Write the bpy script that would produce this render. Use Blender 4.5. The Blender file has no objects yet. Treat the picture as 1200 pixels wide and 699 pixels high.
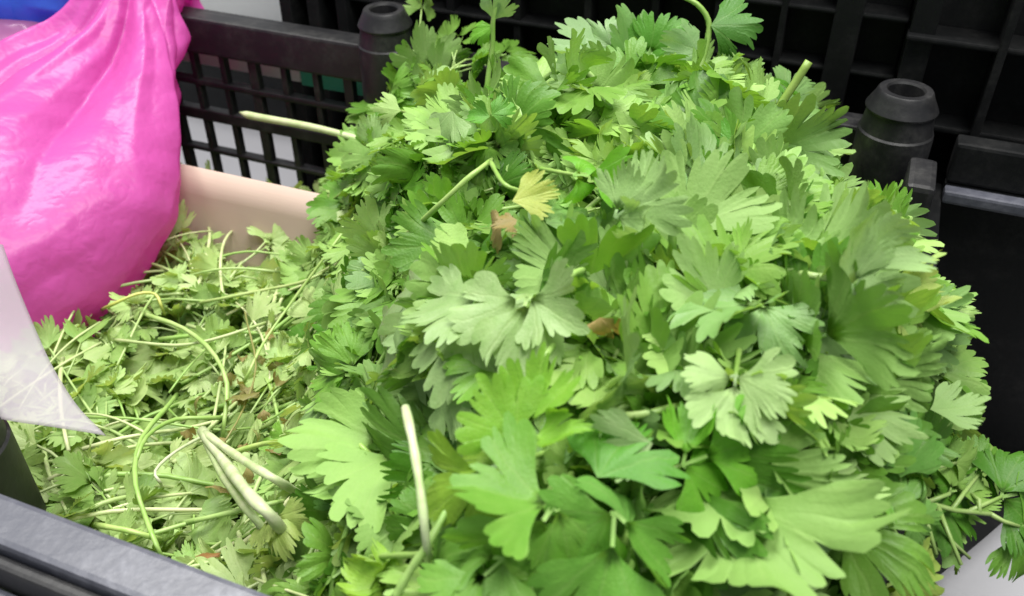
import bpy, bmesh, math, random
import numpy as np
from mathutils import Vector, Matrix, noise, Euler

rng = random.Random(7)
S = bpy.context.scene
R = math.radians

# ------------------------------------------------------------------ camera
CAM_H = 0.237                      # camera height above the crate rim (z = 0)
F_PX, PITCH = 1088.0, R(37.0)      # focal length in 1200-wide pixels, downward tilt
cam_d = bpy.data.cameras.new("camera")
cam_d.sensor_width = 36.0
cam_d.lens = 36.0 * F_PX / 1200.0
cam_d.clip_start, cam_d.clip_end = 0.01, 50
cam_d.dof.use_dof = True
cam_d.dof.focus_distance = 0.41
cam_d.dof.aperture_fstop = 13.0
cam = bpy.data.objects.new("camera", cam_d)
cam.location = (0, 0, CAM_H)
cam.rotation_euler = (R(90) - PITCH, 0, 0)
S.collection.objects.link(cam)
S.camera = cam

# ------------------------------------------------------------------ world and lamps
W = bpy.data.worlds.new("World")
S.world = W
W.use_nodes = True
W.node_tree.nodes["Background"].inputs[0].default_value = (0.90, 0.95, 1.0, 1)
W.node_tree.nodes["Background"].inputs[1].default_value = 0.39

def area(name, loc, target, sx, sy, power, col):
    d = bpy.data.lights.new(name, 'AREA')
    d.shape = 'RECTANGLE'; d.size = sx; d.size_y = sy
    d.energy = power; d.color = col
    o = bpy.data.objects.new(name, d)
    o.location = loc
    o.rotation_euler = (Vector(target) - Vector(loc)).to_track_quat('-Z', 'Y').to_euler()
    S.collection.objects.link(o)
    return o
area("ceiling_lamp", (-0.35, 0.95, 1.75), (0.0, 0.35, 0.0), 1.3, 0.34, 56, (1.0, 0.98, 0.94))
area("ceiling_lamp", (0.45, -0.10, 1.8), (0.05, 0.35, 0.0), 1.2, 0.34, 42, (1.0, 0.98, 0.94))

S.view_settings.view_transform = 'Standard'
S.view_settings.look = 'None'
S.view_settings.exposure = 0.12
S.view_settings.gamma = 1.0
S.cycles.use_denoising = True
S.cycles.max_bounces = 6
S.cycles.transparent_max_bounces = 8

# ------------------------------------------------------------------ crate frame: a along the long wall, b away from the camera
A = Vector((0.9272, -0.3746, 0)); B = Vector((0.3746, 0.9272, 0))
O = Vector((-0.118, 0.1866, 0))
ANG = math.atan2(A.y, A.x)

def w(a, b, z=0.0):
    return O + A * a + B * b + Vector((0, 0, z))

def to_ab(p):
    d = Vector((p[0], p[1], 0)) - O
    return d.dot(A), d.dot(B)

CP, SP = math.cos(PITCH), math.sin(PITCH)
def ray(px, py):
    x, v = px - 600.0, 349.5 - py
    return Vector((x, F_PX * CP + v * SP, -F_PX * SP + v * CP)).normalized()
CAM = Vector((0, 0, CAM_H))
def on_z(px, py, z):
    d = ray(px, py)
    return CAM + d * ((z - CAM_H) / d.z)
def on_b(px, py, b):
    d = ray(px, py)
    return CAM + d * ((b - to_ab(CAM)[1]) / d.dot(B))

def sstep(e0, e1, x):
    t = min(1.0, max(0.0, (x - e0) / (e1 - e0)))
    return t * t * (3 - 2 * t)

# ------------------------------------------------------------------ object helpers
def link(o):
    S.collection.objects.link(o); return o

def obj(name, mesh, parent=None, mat=None):
    if mat is not None and not mesh.materials:
        mesh.materials.append(mat)
    o = link(bpy.data.objects.new(name, mesh))
    if parent is not None:
        o.parent = parent
    return o

def thing(name, label, cat, loc=(0, 0, 0), rz=0.0, group=None):
    o = link(bpy.data.objects.new(name, None))
    o.empty_display_size = 0.02
    o.location = loc; o.rotation_euler = (0, 0, rz)
    tag(o, label, cat, group)
    return o

def tag(o, label, cat, group=None):
    o['label'] = label; o['category'] = cat
    if group: o['group'] = group
    return o

def bm_mesh(bm, name="m", smooth=False):
    me = bpy.data.meshes.new(name)
    bm.normal_update()
    bm.to_mesh(me); bm.free()
    if smooth:
        for p in me.polygons: p.use_smooth = True
    return me

def box_mesh(x0, x1, y0, y1, z0, z1, bev=0.0, seg=2):
    bm = bmesh.new()
    bmesh.ops.create_cube(bm, size=1.0)
    for v in bm.verts:
        v.co = Vector((x0 + (v.co.x + .5) * (x1 - x0), y0 + (v.co.y + .5) * (y1 - y0), z0 + (v.co.z + .5) * (z1 - z0)))
    if bev > 0:
        bmesh.ops.bevel(bm, geom=bm.edges[:], offset=bev, segments=seg, profile=0.6, affect='EDGES')
    return bm_mesh(bm, smooth=False)

def lathe_mesh(profile, n=32, rx=1.0):
    bm = bmesh.new()
    rings = []
    for r, z in profile:
        rings.append([bm.verts.new((r * math.cos(2 * math.pi * i / n), r * math.sin(2 * math.pi * i / n), z)) for i in range(n)])
    for r0, r1 in zip(rings, rings[1:]):
        for i in range(n):
            bm.faces.new((r0[i], r0[(i + 1) % n], r1[(i + 1) % n], r1[i]))
    bm.faces.new(rings[0][::-1]); bm.faces.new(rings[-1])
    me = bm_mesh(bm, smooth=True)
    me.set_sharp_from_angle(angle=R(28))
    return me

def tube_into(bm, pts, radii, n=7, cap=True):
    pts = [Vector(p) for p in pts]
    rings = []
    up = Vector((0.31, 0.2, 0.93))
    for i, p in enumerate(pts):
        t = (pts[min(i + 1, len(pts) - 1)] - pts[max(i - 1, 0)]).normalized()
        s = t.cross(up)
        if s.length < 1e-4: s = t.cross(Vector((1, 0, 0)))
        s.normalize(); u = s.cross(t)
        up = u
        r = radii[i] if hasattr(radii, '__len__') else radii
        rings.append([bm.verts.new(p + (s * math.cos(2 * math.pi * k / n) + u * math.sin(2 * math.pi * k / n)) * r) for k in range(n)])
    for r0, r1 in zip(rings, rings[1:]):
        for k in range(n):
            bm.faces.new((r0[k], r0[(k + 1) % n], r1[(k + 1) % n], r1[k]))
    if cap:
        bm.faces.new(rings[0][::-1]); bm.faces.new(rings[-1])

def spline(ctrl, n):
    """Catmull-Rom through control points."""
    c = [Vector(p) for p in ctrl]
    c = [c[0] * 2 - c[1]] + c + [c[-1] * 2 - c[-2]]
    out = []
    m = len(c) - 3
    for i in range(n):
        t = i / (n - 1) * m
        k = min(int(t), m - 1); t -= k
        p0, p1, p2, p3 = c[k:k + 4]
        out.append(0.5 * ((2 * p1) + (p2 - p0) * t + (2 * p0 - 5 * p1 + 4 * p2 - p3) * t * t + (3 * p1 - p0 - 3 * p2 + p3) * t ** 3))
    return out

# ------------------------------------------------------------------ materials
class NT:
    def __init__(self, name):
        self.m = bpy.data.materials.new(name); self.m.use_nodes = True
        self.t = self.m.node_tree; self.n = self.t.nodes; self.l = self.t.links
        self.bsdf = self.n["Principled BSDF"]; self.out = self.n["Material Output"]
    def node(self, typ, **kw):
        nd = self.n.new(typ)
        for k, v in kw.items():
            if k.startswith('i_'): nd.inputs[k[2:].replace('_', ' ')].default_value = v
            else: setattr(nd, k, v)
        return nd
    def to(self, a, b): self.l.new(a, b)
    def math(self, op, a, b=None, clamp=False):
        nd = self.n.new("ShaderNodeMath"); nd.operation = op; nd.use_clamp = clamp
        for i, v in enumerate((a, b)):
            if v is None: continue
            if isinstance(v, (int, float)): nd.inputs[i].default_value = v
            else: self.l.new(v, nd.inputs[i])
        return nd.outputs[0]
    def mix(self, fac, a, b, blend='MIX'):
        nd = self.n.new("ShaderNodeMix"); nd.data_type = 'RGBA'; nd.blend_type = blend
        for i, v in ((0, fac), (6, a), (7, b)):
            if isinstance(v, (int, float)): nd.inputs[i].default_value = v
            elif isinstance(v, tuple): nd.inputs[i].default_value = v
            else: self.l.new(v, nd.inputs[i])
        return nd.outputs[2]
    def noise(self, vec, scale, detail=3, rough=0.5):
        nd = self.n.new("ShaderNodeTexNoise"); nd.inputs['Scale'].default_value = scale
        nd.inputs['Detail'].default_value = detail; nd.inputs['Roughness'].default_value = rough
        if vec is not None: self.l.new(vec, nd.inputs['Vector'])
        return nd.outputs['Fac']
    def ramp(self, fac, p0, p1):
        nd = self.n.new("ShaderNodeMapRange"); nd.inputs[1].default_value = p0; nd.inputs[2].default_value = p1
        self.l.new(fac, nd.inputs[0]); return nd.outputs[0]
    def coord(self, k='Object'):
        return self.n.new("ShaderNodeTexCoord").outputs[k]
    def bump(self, h, strength, dist=0.001):
        nd = self.n.new("ShaderNodeBump"); nd.inputs['Strength'].default_value = strength
        nd.inputs['Distance'].default_value = dist
        self.l.new(h, nd.inputs['Height']); self.l.new(nd.outputs[0], self.bsdf.inputs['Normal'])
        return nd.outputs[0]

def plastic(name, base, dust, rough, dust_amt=0.5, spec=0.5):
    t = NT(name)
    c = t.coord('Object')
    n1 = t.noise(c, 38, 6, 0.65); n2 = t.noise(c, 260, 4, 0.6)
    f = t.math('MULTIPLY', t.ramp(n1, 0.45, 0.75), t.ramp(n2, 0.3, 0.75))
    f = t.math('MULTIPLY', f, dust_amt, True)
    t.to(t.mix(f, base + (1,), dust + (1,)), t.bsdf.inputs['Base Color'])
    t.to(t.math('ADD', t.math('MULTIPLY', n1, 0.25), rough - 0.12, True), t.bsdf.inputs['Roughness'])
    t.bsdf.inputs['Specular IOR Level'].default_value = spec
    t.bump(t.math('ADD', n2, n1), 0.25, 0.0006)
    return t.m

M_black = plastic("black_crate_plastic", (0.0075, 0.0075, 0.009), (0.11, 0.108, 0.10), 0.5, 0.5)
M_dark = plastic("matt_black_plastic", (0.0035, 0.004, 0.0045), (0.07, 0.068, 0.065), 0.6, 0.32, 0.25)
M_rail = plastic("worn_sheen_rim_plastic", (0.060, 0.063, 0.082), (0.24, 0.245, 0.28), 0.42, 0.75, 0.7)  # wear, plus reflected light put into the grey-blue base colour
M_white = plastic("white_foam", (0.78, 0.80, 0.80), (0.6, 0.6, 0.6), 0.7, 0.3)
M_green_pl = plastic("green_plastic", (0.05, 0.42, 0.27), (0.2, 0.4, 0.3), 0.5, 0.4)
M_greyp = plastic("grey_strip_plastic", (0.66, 0.68, 0.68), (0.5, 0.5, 0.5), 0.5, 0.4)
M_paper = plastic("white_paper", (0.33, 0.33, 0.35), (0.24, 0.24, 0.25), 0.75, 0.4)

def make_floor_mat():
    t = NT("pale_floor_tiles")
    n = t.noise(t.coord('Object'), 9, 5)
    t.to(t.mix(n, (0.22, 0.22, 0.24, 1), (0.28, 0.28, 0.30, 1)), t.bsdf.inputs['Base Color'])
    t.bsdf.inputs['Roughness'].default_value = 0.45
    return t.m
M_floor = make_floor_mat()

def make_card():
    t = NT("brown_cardboard")
    c = t.coord('Object')
    mp = t.node("ShaderNodeMapping"); mp.inputs['Scale'].default_value = (9, 9, 260)
    t.to(c, mp.inputs[0])
    n = t.noise(mp.outputs[0], 4, 3); n2 = t.noise(c, 30, 4)
    col = t.mix(n2, (0.48, 0.365, 0.31, 1), (0.54, 0.42, 0.36, 1))
    t.to(t.mix(t.math('MULTIPLY', n, 0.25), col, (0.5, 0.36, 0.24, 1)), t.bsdf.inputs['Base Color'])
    t.bsdf.inputs['Roughness'].default_value = 0.8
    t.bump(n, 0.15, 0.0005)
    return t.m
M_card = make_card()

def make_film(name, col, trans_col, f_translucent, f_transparent, rough, sc=60, crinkle=0.42):
    t = NT(name)
    c = t.coord('Object')
    n = t.noise(c, sc, 5, 0.6)
    n2 = t.noise(c, 14, 3, 0.5)
    t.to(t.mix(n2, tuple(v * 0.92 for v in col) + (1,), tuple(min(1, v * 1.06) for v in col) + (1,)), t.bsdf.inputs['Base Color'])
    t.bsdf.inputs['Roughness'].default_value = rough
    t.bsdf.inputs['Specular IOR Level'].default_value = 0.42
    cr = t.math('ABSOLUTE', t.math('SUBTRACT', t.noise(c, 34, 3, 0.5), 0.5))
    cr2 = t.math('ABSOLUTE', t.math('SUBTRACT', t.noise(c, 85, 2, 0.5), 0.5))
    nb = t.bump(t.math('ADD', t.math('MULTIPLY', cr, 2.2), cr2), crinkle, 0.0016)
    tr = t.node("ShaderNodeBsdfTranslucent"); tr.inputs[0].default_value = trans_col + (1,)
    mx = t.node("ShaderNodeMixShader"); mx.inputs[0].default_value = f_translucent
    t.to(t.bsdf.outputs[0], mx.inputs[1]); t.to(tr.outputs[0], mx.inputs[2])
    sh = mx.outputs[0]
    if f_transparent > 0:
        tp = t.node("ShaderNodeBsdfTransparent")
        m2 = t.node("ShaderNodeMixShader"); m2.inputs[0].default_value = f_transparent
        t.to(sh, m2.inputs[1]); t.to(tp.outputs[0], m2.inputs[2]); sh = m2.outputs[0]
    t.to(sh, t.out.inputs[0])
    return t.m
M_pink = make_film("pink_bag_film", (0.68, 0.12, 0.47), (0.86, 0.13, 0.58), 0.46, 0.0, 0.36, 45, 0.6)
M_lilac = make_film("clear_bag_film", (0.52, 0.47, 0.53), (0.62, 0.58, 0.63), 0.4, 0.46, 0.4, 60, 0.06)
M_blue = make_film("blue_bag_film", (0.06, 0.16, 0.72), (0.10, 0.25, 0.9), 0.35, 0.0, 0.3)
M_mauve = make_film("mauve_bag_film", (0.42, 0.16, 0.36), (0.5, 0.25, 0.45), 0.3, 0.12, 0.3)

def make_leaf(name, stuff):
    t = NT(name)
    if stuff:
        col = t.node("ShaderNodeAttribute", attribute_name="leaf_colour").outputs['Color']
        rnd = t.noise(t.coord('Object'), 25, 1)
    else:
        oi = t.node("ShaderNodeObjectInfo")
        col = oi.outputs['Color']; rnd = oi.outputs['Random']
    uv = t.node("ShaderNodeUVMap", uv_map="leaf_uv").outputs[0]
    sep = t.node("ShaderNodeSeparateXYZ"); t.to(uv, sep.inputs[0])
    x, y = sep.outputs[0], sep.outputs[1]
    th = t.math('ARCTAN2', x, y)
    rho = t.math('SQRT', t.math('ADD', t.math('MULTIPLY', x, x), t.math('MULTIPLY', y, y)))
    wob = t.math('MULTIPLY', t.math('SUBTRACT', t.noise(uv, 5, 2), 0.5), 0.16)
    th2 = t.math('ADD', th, wob)
    def vein(step, width, soft):
        q = t.math('DIVIDE', th2, step)
        fr = t.math('ABSOLUTE', t.math('SUBTRACT', q, t.math('ROUND', q)))
        d = t.math('MULTIPLY', t.math('MULTIPLY', fr, step), rho)
        return t.math('SUBTRACT', 1.0, t.ramp(d, width, width + soft))
    v1 = vein(R(36), 0.004, 0.022)
    v2 = t.math('MULTIPLY', vein(R(18), 0.002, 0.014), t.ramp(rho, 0.35, 0.6))
    v3 = t.math('MULTIPLY', vein(R(9), 0.001, 0.012), t.ramp(rho, 0.55, 0.75))
    v = t.math('ADD', v1, t.math('ADD', t.math('MULTIPLY', v2, 0.4), t.math('MULTIPLY', v3, 0.12)), True)
    n1 = t.noise(uv, 3.2, 4, 0.6); n2 = t.noise(uv, 26, 3, 0.6)
    # blotchy greens inside one blade
    c1 = t.mix(t.ramp(n1, 0.3, 0.72), col, t.mix(1.0, col, (0.74, 0.86, 0.66, 1), 'MULTIPLY'))
    c2 = t.mix(t.math('MULTIPLY', v, 0.16), c1, t.mix(0.5, c1, (0.42, 0.52, 0.20, 1)))
    c3 = t.mix(t.math('MULTIPLY', t.ramp(n2, 0.5, 0.8), 0.22), c2, t.mix(0.4, c2, (0.30, 0.42, 0.15, 1)))
    bf = t.node("ShaderNodeNewGeometry").outputs['Backfacing']
    c4 = t.mix(t.math('MULTIPLY', bf, 0.62), c3, t.mix(0.62, c3, (0.42, 0.62, 0.20, 1)))
    t.to(c4, t.bsdf.inputs['Base Color'])
    t.to(t.math('ADD', t.math('MULTIPLY', n2, 0.22), t.math('ADD', 0.34, t.math('MULTIPLY', bf, 0.15))), t.bsdf.inputs['Roughness'])
    t.bsdf.inputs['Specular IOR Level'].default_value = 0.36
    h = t.math('ADD', t.math('MULTIPLY', v, -0.2), t.math('ADD', t.math('MULTIPLY', n1, 1.2), t.math('MULTIPLY', n2, 0.35)))
    nb = t.bump(h, 0.40, 0.0009)
    tr = t.node("ShaderNodeBsdfTranslucent")
    t.to(t.mix(1.0, c3, (1.6, 1.5, 0.7, 1), 'MULTIPLY'), tr.inputs[0])
    t.to(nb, tr.inputs['Normal'])
    mx = t.node("ShaderNodeMixShader"); mx.inputs[0].default_value = 0.32
    t.to(t.bsdf.outputs[0], mx.inputs[1]); t.to(tr.outputs[0], mx.inputs[2])
    t.to(mx.outputs[0], t.out.inputs[0])
    return t.m
M_leaf = make_leaf("coriander_leaf", False)
M_leaf_stuff = make_leaf("coriander_leaf_mass", True)

def make_stem():
    t = NT("coriander_stem")
    col = t.node("ShaderNodeObjectInfo").outputs['Color']
    c = t.coord('Object')
    n = t.noise(c, 120, 3); n2 = t.noise(c, 700, 2)
    c1 = t.mix(t.ramp(n, 0.35, 0.7), col, t.mix(1.0, col, (0.72, 0.86, 0.6, 1), 'MULTIPLY'))
    t.to(c1, t.bsdf.inputs['Base Color'])
    t.bsdf.inputs['Roughness'].default_value = 0.38
    t.bsdf.inputs['Subsurface Weight'].default_value = 0.0
    t.bump(n2, 0.2, 0.0004)
    tr = t.node("ShaderNodeBsdfTranslucent"); t.to(c1, tr.inputs[0])
    mx = t.node("ShaderNodeMixShader"); mx.inputs[0].default_value = 0.2
    t.to(t.bsdf.outputs[0], mx.inputs[1]); t.to(tr.outputs[0], mx.inputs[2]); t.to(mx.outputs[0], t.out.inputs[0])
    return t.m
M_stem = make_stem()

def make_core_shade():
    t = NT("gap_shade_green")
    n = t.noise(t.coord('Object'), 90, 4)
    t.to(t.mix(n, (0.010, 0.022, 0.006, 1), (0.05, 0.085, 0.02, 1)), t.bsdf.inputs['Base Color'])  # dark greens paint the shade in the gaps between leaves
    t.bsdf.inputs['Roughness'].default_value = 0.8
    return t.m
M_core = make_core_shade()

# ================================================================== SETTING
FLOOR_Z = -0.245
g = obj("floor", box_mesh(-3, 3, -2, 4, FLOOR_Z - 0.03, FLOOR_Z), None, M_floor); g['kind'] = 'structure'

# ------------------------------------------------------------------ the crates
CRATE_Z = -0.22
def crate_root(name, label, a=0, b=0, z=0):
    return thing(name, label, 'crate', w(a, b, z), ANG, 'black plastic crates')

def bar(parent, name, *args, mat=M_black, bev=0.0012):
    return obj(name, box_mesh(*args, bev=bev), parent, mat)

def lattice(parent, a0, a1, b0, b1, ribs_z, pitch, mat=M_black, thin=0.0032, thick=0.006, every=3, top=None):
    """uprights and cross bars of one long wall, between heights; ribs_z = list of (z0, z1)"""
    for z0, z1 in ribs_z:
        bar(parent, "cross_bar", a0, a1, b0, b1, z0, z1, mat=mat)
    zt, zb = top if top is not None else ribs_z[0][1], ribs_z[-1][0]
    k = 0; a = a0 + pitch * 0.5
    while a < a1 - 0.002:
        wd = thick if k % every == 0 else thin
        bar(parent, "upright_bar", a - wd / 2, a + wd / 2, b0 + 0.0008, b1 - 0.0012, zb, zt + 0.001, mat=mat, bev=0.0008)
        k += 1; a += pitch

BACK = 0.383         # inner face of the back wall
def sleeve(parent, a, b, z_top, r=0.022, z_bot=-0.2, n=36):
    """stacking sleeve: hollow tube with a stepped collar"""
    zt = z_top
    prof = [(r * 1.05, z_bot), (r * 1.05, zt - 0.0235), (r * 1.0, zt - 0.0225), (r * 0.93, zt - 0.0125), (r * 0.93, zt - 0.0117), (r * 0.985, zt - 0.0110),
            (r * 1.0, zt - 0.0100), (r * 0.975, zt - 0.0090), (r * 0.80, zt - 0.0030), (r * 0.76, zt - 0.0008), (r * 0.72, zt), (r * 0.54, zt), (r * 0.50, zt - 0.0012), (r * 0.48, zt - 0.03), (r * 0.4, zt - 0.05)]
    o = obj("stacking_sleeve", lathe_mesh(prof, n), parent, M_black)
    o.location = (a, b, 0)
    return o

# crate that holds the coriander
c1 = crate_root("plastic_crate", "open black plastic crate heaped with fresh coriander, worn front rim with pale sheen painted in")
A0, A1 = -0.40, 0.222
bar(c1, "back_rail", A0, A1, BACK, BACK + 0.014, -0.027, 0.0, bev=0.002)
bar(c1, "back_rail_lip", A0, A1, BACK + 0.0145, BACK + 0.024, -0.012, -0.002, bev=0.002)
lattice(c1, A0, -0.135, BACK + 0.002, BACK + 0.010, [(-0.053, -0.0485), (-0.082, -0.073), (-0.110, -0.1065), (-0.140, -0.132), (-0.170, -0.165), (-0.205, -0.195)], 0.0262, thin=0.0048, thick=0.0075, top=-0.0278)
bar(c1, "back_panel", -0.135, A1, BACK + 0.002, BACK + 0.008, -0.21, -0.0275)
sleeve(c1, -0.117, 0.385, 0.027, 0.0178)
sleeve(c1, -0.121, 0.026, -0.006, 0.0205)
sleeve(c1, 0.201, 0.374, 0.030, 0.0188)
# bracket beside the right sleeve
bar(c1, "corner_bracket", 0.2105, 0.2245, 0.318, 0.352, -0.17, 0.004, bev=0.003)
bar(c1, "side_wall", A1 - 0.010, A1, 0.002, 0.317, -0.21, -0.012)
bar(c1, "side_wall", A0, A0 + 0.010, 0.002, BACK - 0.001, -0.21, -0.002)
bar(c1, "crate_floor", A0 + 0.011, A1 - 0.011, 0.003, BACK - 0.001, CRATE_Z - 0.006, CRATE_Z)
# near wall: broad rim, step, second ledge, lattice below
bar(c1, "front_rail", A0, A1, -0.0165, 0.0, -0.018, 0.0, mat=M_rail, bev=0.0022)
bar(c1, "front_rail_ledge", A0, A1, -0.0215, -0.0170, -0.0175, -0.0045, mat=M_black, bev=0.0015)
bar(c1, "front_rail_ledge", A0, A1, -0.029, -0.0220, -0.0285, -0.0150, mat=M_rail, bev=0.002)
lattice(c1, A0, A1, -0.026, -0.012, [(-0.062, -0.054), (-0.10, -0.094), (-0.205, -0.195)], 0.034, mat=M_black, thin=0.004, thick=0.008, every=2, top=-0.0295)
for a in (-0.1815, -0.30):
    bar(c1, "inner_rib", a - 0.009, a + 0.009, 0.0005, 0.011, -0.2, -0.004, bev=0.003)

# neighbouring crate on the right
c2 = crate_root("plastic_crate", "empty black plastic crate at the right edge beside the heap")
bar(c2, "back_rail", 0.234, 0.80, BACK, BACK + 0.014, -0.024, 0.0, mat=M_dark, bev=0.002)
bar(c2, "back_rail_lip", 0.234, 0.80, BACK - 0.010, BACK - 0.0005, -0.032, -0.0245, mat=M_rail, bev=0.0018)  # pale rim colour paints the highlight along this lower edge
bar(c2, "back_panel", 0.234, 0.80, BACK + 0.001, BACK + 0.007, -0.226, -0.0245, mat=M_dark)
bar(c2, "side_wall", 0.226, 0.234, 0.0, BACK + 0.01, -0.226, -0.03, mat=M_dark)
bar(c2, "side_wall", 0.80, 0.81, 0.0, BACK + 0.01, -0.21, -0.002, mat=M_dark)
bar(c2, "front_rail", 0.234, 0.80, -0.0165, 0.0, -0.2, 0.0, mat=M_rail)
bar(c2, "crate_floor", 0.235, 0.799, 0.001, BACK - 0.001, CRATE_Z - 0.006, CRATE_Z, mat=M_dark)

# pale paper sheet lying in the empty crate
zp = CRATE_Z + 0.004
p0, p1 = on_z(1210, 582, zp), on_z(1128, 652, zp)
a_, b_ = to_ab(p0); a2, b2 = to_ab(p1)
bm = bmesh.new()
def sheet(bm, corners, n=14, amp=0.0012):
    vs = []
    for i in range(n + 1):
        row = []
        for j in range(n + 1):
            u, v = i / n, j / n
            p = (corners[0] * (1 - u) + corners[1] * u) * (1 - v) + (corners[3] * (1 - u) + corners[2] * u) * v
            z = amp * noise.noise(p * 30) 
            row.append(bm.verts.new(p + Vector((0, 0, z))))
        vs.append(row)
    for i in range(n):
        for j in range(n):
            bm.faces.new((vs[i][j], vs[i + 1][j], vs[i + 1][j + 1], vs[i][j + 1]))
d = (p0 - p1).normalized(); nrm = Vector((d.y, -d.x, 0))
q1 = p1 - d * 0.04; q0 = p1 + d * 0.20
sheet(bm, [q0, q1, q1 + nrm * 0.14, q0 + nrm * 0.14])
pm = obj("paper_sheet", bm_mesh(bm, smooth=True), None, M_paper)
sm = pm.modifiers.new("thickness", 'SOLIDIFY'); sm.thickness = 0.001
tag(pm, "pale grey sheet lying in the empty crate at the lower right corner", "sheet")

# crates standing behind
def back_crate(label, a0, a1, b0, zt, ups, bars):
    c = crate_root("plastic_crate", label)
    bar(c, "shade_backing", a0, a1, b0 + 0.03, b0 + 0.036, FLOOR_Z + 0.002, zt, mat=M_dark)  # added dark sheet behind the ribs, stands for the shaded interior
    bar(c, "side_panel", a0, a0 + 0.006, b0 + 0.037, b0 + 0.33, FLOOR_Z + 0.002, zt, mat=M_dark)
    bar(c, "side_panel", a1 - 0.006, a1, b0 + 0.037, b0 + 0.33, FLOOR_Z + 0.002, zt, mat=M_dark)
    for z0, z1, dep in bars:
        bar(c, "shelf_rib", a0, a1, b0 + 0.029 - dep, b0 + 0.0295, z0, z1, mat=M_dark)
    for a, wd, dep in ups:
        bar(c, "upright_rib", a - wd / 2, a + wd / 2, b0 + 0.0285 - dep, b0 + 0.0295, FLOOR_Z + 0.004, zt - 0.002, mat=M_dark, bev=0.0008)
    return c
back_crate("black ribbed crate standing behind the coriander heap", -0.238, 0.1955, 0.435, 0.30,
           [(-0.232, 0.010, 0.024), (-0.208, 0.010, 0.024), (-0.185, 0.009, 0.022), (-0.15, 0.006, 0.016), (-0.10, 0.006, 0.016), (-0.05, 0.005, 0.016), (0.0, 0.005, 0.016), (0.045, 0.005, 0.016), (0.085, 0.004, 0.018), (0.125, 0.004, 0.020), (0.162, 0.016, 0.020)],
           [(-0.035, -0.031, 0.020), (0.004, 0.007, 0.018), (0.040, 0.043, 0.02)])
back_crate("black ribbed crate standing behind the right stacking sleeve", 0.196, 0.70, 0.428, 0.30,
           [(0.204, 0.014, 0.018), (0.247, 0.0045, 0.026), (0.287, 0.004, 0.022), (0.328, 0.004, 0.024), (0.37, 0.004, 0.022), (0.41, 0.004, 0.022)],
           [(0.034, 0.0375, 0.024), (-0.02, -0.016, 0.02)])

# low black tray, green board and white foam box seen past the lattice
tr = thing("low_tray", "low black tray on the floor seen through the lattice wall", "tray", w(0, 0, 0), ANG)
bar(tr, "tray_front", -0.75, -0.248, 0.655, 0.665, FLOOR_Z + 0.001, FLOOR_Z + 0.104, mat=M_dark)
bar(tr, "tray_base", -0.75, -0.248, 0.666, 0.98, FLOOR_Z + 0.001, FLOOR_Z + 0.012, mat=M_dark)
gb = thing("plastic_strip", "thin strip, green then grey, seen through top holes of the lattice", "strip", w(0, 0, 0), ANG)
bar(gb, "green_end", -0.205, -0.10, 0.408, 0.412, -0.050, -0.031, mat=M_green_pl)
bar(gb, "grey_end", -0.36, -0.2052, 0.408, 0.412, -0.048, -0.031, mat=M_greyp)
fb = thing("foam_box", "white foam box standing behind the back rail", "box", w(0, 0, 0), ANG)
bar(fb, "box_body", -0.75, -0.445, 0.74, 0.95, FLOOR_Z + 0.013, FLOOR_Z + 0.26, mat=M_white, bev=0.006)
bar(fb, "box_lid", -0.755, -0.44, 0.735, 0.955, FLOOR_Z + 0.2605, FLOOR_Z + 0.30, mat=M_white, bev=0.006)

# cardboard strip against the inside of the back wall
cb = thing("cardboard_piece", "plain tan cardboard strip standing between pink bag and coriander", "cardboard", w(0, 0, 0), ANG)
bm = bmesh.new()
N = 24
vs = []
for i in range(N + 1):
    u = i / N
    a = -0.33 + 0.26 * u
    row = []
    for k in range(5):
        v = k / 4
        z = -0.145 + 0.079 * v
        b = 0.283 + 0.016 * v + 0.002 * u
        row.append(bm.verts.new((a, b, z)))
    vs.append(row)
for i in range(N):
    for k in range(4):
        bm.faces.new((vs[i][k], vs[i + 1][k], vs[i + 1][k + 1], vs[i][k + 1]))
co = obj("strip", bm_mesh(bm, smooth=True), cb, M_card)
sm = co.modifiers.new("thickness", 'SOLIDIFY'); sm.thickness = 0.0016; sm.offset = 1

# ------------------------------------------------------------------ heap surface
def tfrac(a, b):
    return sstep(-0.085, 0.075, a + 0.50 * b - 0.0745)
def heap(a, b):
    """height of the coriander heap above the rim plane"""
    t = tfrac(a, b)
    left = -0.112 + 0.022 * sstep(0.14, 0.03, b) + 0.010 * noise.noise(Vector((a * 14, b * 14, 3)))
    top = 0.030 - 0.026 * sstep(0.14, 0.0, b) + 0.014 * math.exp(-((a - 0.07) / 0.10) ** 2 - ((b - 0.26) / 0.09) ** 2)
    top -= (0.046 * math.exp(-((a + 0.005) / 0.055) ** 2) ) * sstep(0.20, 0.34, b) - 0.011 * math.exp(-((a + 0.085) / 0.04) ** 2 - ((b - 0.33) / 0.05) ** 2) + 0.016 * sstep(0.25, 0.35, b) * sstep(0.0, 0.04, a)
    top += 0.012 * noise.noise(Vector((a * 11, b * 11, 0.5))) + 0.008 * noise.noise(Vector((a * 28, b * 28, 7.5)))
    top -= 0.075 * sstep(0.165, 0.262, a) + 0.12 * sstep(0.125, 0.195, a) * sstep(0.20, 0.32, b)
    z = left * (1 - t) + top * t
    z -= 0.10 * sstep(0.13, 0.225, a) * sstep(0.12, 0.03, b)
    return z
def heap_n(a, b):
    e = 0.012
    dza = (heap(a + e, b) - heap(a - e, b)) / (2 * e)
    dzb = (heap(a, b + e) - heap(a, b - e)) / (2 * e)
    return (A * -dza + B * -dzb + Vector((0, 0, 1))).normalized()
def on_heap(px, py, lift=0.0):
    d = ray(px, py)
    t = 0.12
    while t < 1.2:
        p = CAM + d * t
        a, b = to_ab(p)
        if p.z < heap(a, b) + lift:
            return p
        t += 0.002
    return CAM + d * 0.5

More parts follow.
